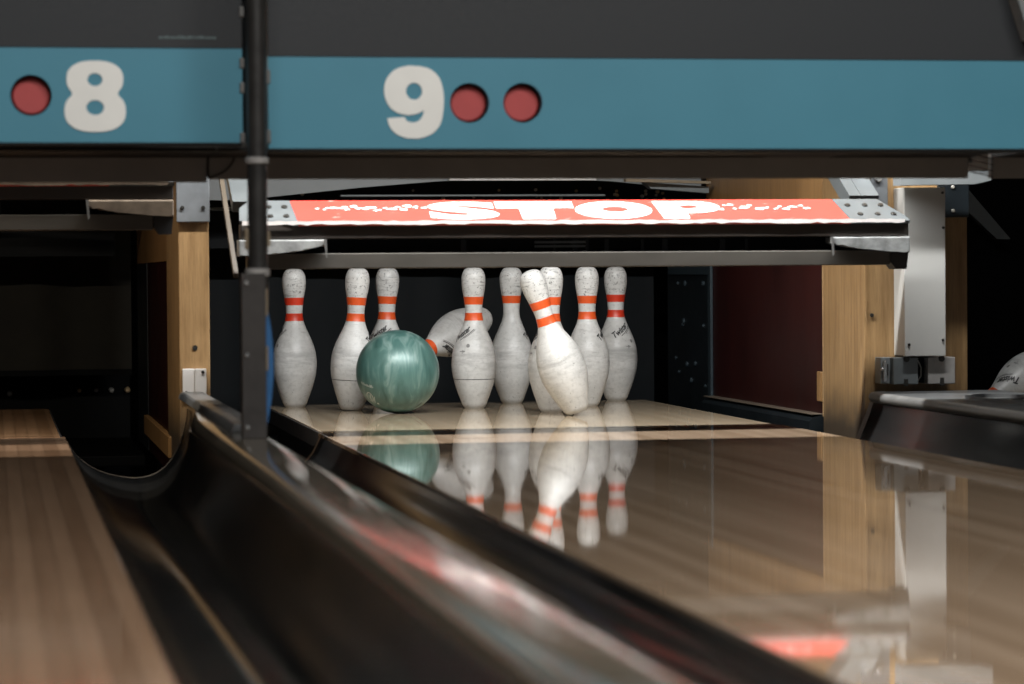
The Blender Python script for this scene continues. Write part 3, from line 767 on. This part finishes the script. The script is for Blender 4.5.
PINS.append((place((.790, 7.72, 0), -98, 'white pin standing alone at the left edge of the deck beside the pole'), 'red'))
PINS.append((place((.9125, 7.485, .0016), 72, 'white pin standing just left of the green ball, partly hidden by it', Matrix.Rotation(radians(3.2), 4, 'Y')), ''))
PINS.append((place((1.035, 7.74, .0012), -38, 'white pin peeking over the top of the green ball', Matrix.Rotation(radians(1.6), 4, 'Y')), ''))
PINS.append((place((1.239, 7.50, 0), -58, 'white pin standing in front of the flying pin with a dark line round its belly'), ''))
PINS.append((place((1.385, 7.755, 0), 75, 'white pin of the back row just left of the leaning pin'), 'one'))
PINS.append((place((1.392, 7.225, 0), -92, 'white pin half hidden behind the leaning pin'), ''))
PINS.append((place((1.5445, 7.51, 0), 62, 'white pin standing just right of the leaning pin, second from the right'), ''))
PINS.append((place((1.690, 7.825, 0), 10, 'white pin farthest right on the deck with readable black script'), 'red'))
a = radians(-18.8); rb = .0247
ct = Vector((1.397, 7.035, .0005)); base = ct + Vector((rb*cos(a), 0, -rb*sin(a)))
PINS.append((place(base, 150, 'white pin leaning left in front of the others, tipping on its edge', Matrix.Rotation(a, 4, 'Y')), ''))
base = Vector((1.318, 7.78, .235)); d = Vector((-.748, -.565, -.346)).normalized()
q = Vector((0, 0, 1)).rotation_difference(d).to_matrix().to_4x4()
PINS.append((place(base, 6, 'white pin knocked over in mid air behind the row, beside the green ball', q), ''))
q = Vector((0, 0, 1)).rotation_difference(Vector((-.85, -.30, -.42)).normalized()).to_matrix().to_4x4()
PINS.append((place(Vector((2.642, 6.935, .136)), 75, 'white pin lying behind the wide grey cap at the right edge', q), ''))
for o, how in PINS:
    for c in kids(o):
        if c.name.startswith('neck_stripe'):
            if how == 'red': c.data = c.data.copy(); c.data.materials[0] = M['stripe_red']; c['label'] = 'red neck stripe'
            if how == 'one' and c.data.vertices[0].co.z < .25: bpy.data.objects.remove(c)
        elif c.name.startswith('seam') and not any(k in o['label'] for k in ('dark line', 'green ball, partly')): bpy.data.objects.remove(c)

# ================================================================== BALL
bc = Vector((1.007, 7.285, .1058)); br = .1058
t = thing('bowling_ball', 'pearly sea-green bowling ball on the deck among the left pins', 'bowling ball', (bc.x, bc.y, 0))
bm = nb(); bmesh.ops.create_uvsphere(bm, u_segments=72, v_segments=40, radius=br); bmesh.ops.translate(bm, verts=bm.verts, vec=bc)
part('shell', bm, M['ball'], t, smooth=180)
vd = Vector((-bc.x, -bc.y, .353-bc.z)).normalized(); rt = vd.cross(Vector((0, 0, 1))).normalized()*-1; up = rt.cross(vd)*-1
if up.z < 0: up = -up
def on_ball(bm, cx, cy, rot=0):
    """drawing wrapped on the ball around the spot (cx, cy) in ball radii, as seen from the lane"""
    n = (rt*cx + up*cy + vd*sqrt(max(0, 1-cx*cx-cy*cy))).normalized()
    r = (rt - n*rt.dot(n)).normalized(); u = n.cross(r)
    if u.dot(up) < 0: u = -u
    for v in bm.verts:
        x = v.co.x*cos(rot)-v.co.y*sin(rot); y = v.co.x*sin(rot)+v.co.y*cos(rot)
        v.co = bc + (n*br + r*x + u*y).normalized()*(br+.0004)
    return bm
b = nb(); x = -.022
while x < .022:
    w = random.uniform(.0012, .0022); hh = random.uniform(.004, .0085); join(b, flat([rect(x, x+w, 0, hh)], 0)); x += w + random.uniform(.0012, .002)
part('engraving', on_ball(refine(b), -.74, -.34, .12), M['etch'], t, label='pale small print')
b = flat([circle(0, 0, .012, 28, .0165), circle(0, 0, .0095, 28, .014)], 0)
join(b, flat([rect(.001, .0033, -.014, .012)], 0)); join(b, flat([rect(.0135, .016, -.013, .010)], 0)); join(b, flat([circle(.024, -.012, .0035, 16)], 0))
part('engraving', on_ball(refine(b), -.66, -.60, .1), M['etch'], t, label='pale round emblem')
b = flat([circle(0, 0, .011, 24, .0028)], 0); part('scuff', on_ball(refine(b), .50, -.80, .5), M['ink'], t, label='short black scuff')

# ================================================================== LIGHTS
def area(name, loc, target, sx, sy, power, col=(1, 1, 1), spread=pi):
    L = bpy.data.lights.new(name, 'AREA'); L.shape = 'RECTANGLE'; L.size = sx; L.size_y = sy; L.energy = power; L.color = col; L.spread = spread
    o = bpy.data.objects.new(name, L); COL.objects.link(o); o.location = loc
    o.rotation_euler = (Vector(target)-Vector(loc)).to_track_quat('-Z', 'Y').to_euler(); return o
area('pin_light', (1.275, 6.05, 1.12), (1.275, 6.28, .1), 1.83, .035, 56, (1, 1, .985))
area('pin_light', (-.40, 6.05, 1.12), (-.40, 6.28, .1), 1.5, .035, 15, (1, .86, .68))
area('alley_light', (1.2, 1.5, 3.1), (1.2, 3.2, 0), 3.5, 1.6, 275, (1, .98, .94))
w = bpy.data.worlds.new('World'); SC.world = w; w.use_nodes = True
w.node_tree.nodes['Background'].inputs[0].default_value = (.9, .95, 1, 1); w.node_tree.nodes['Background'].inputs[1].default_value = .15

# ================================================================== CAMERA
cam = bpy.data.cameras.new('camera'); co = bpy.data.objects.new('camera', cam); COL.objects.link(co)
yaw, pitch, roll = radians(10.13441), radians(1.35878), .0073
f = Vector((sin(yaw)*cos(pitch), cos(yaw)*cos(pitch), -sin(pitch))); r = Vector((cos(yaw), -sin(yaw), 0)); u = r.cross(f)
r2 = r*cos(roll) - u*sin(roll); u2 = u*cos(roll) + r*sin(roll)
co.matrix_world = Matrix.Translation((0, 0, .353)) @ Matrix((r2, u2, -f)).transposed().to_4x4()
cam.sensor_width = 36; cam.sensor_fit = 'HORIZONTAL'; cam.lens = 2900/1024*36
cam.clip_start = .05; cam.dof.use_dof = True; cam.dof.focus_distance = 7.4; cam.dof.aperture_fstop = 5.0; cam.dof.aperture_blades = 9
SC.camera = co
SC.view_settings.view_transform = 'Standard'; SC.view_settings.look = 'None'; SC.view_settings.gamma = 1; SC.view_settings.use_curve_mapping = False
SC.view_settings.exposure = 0
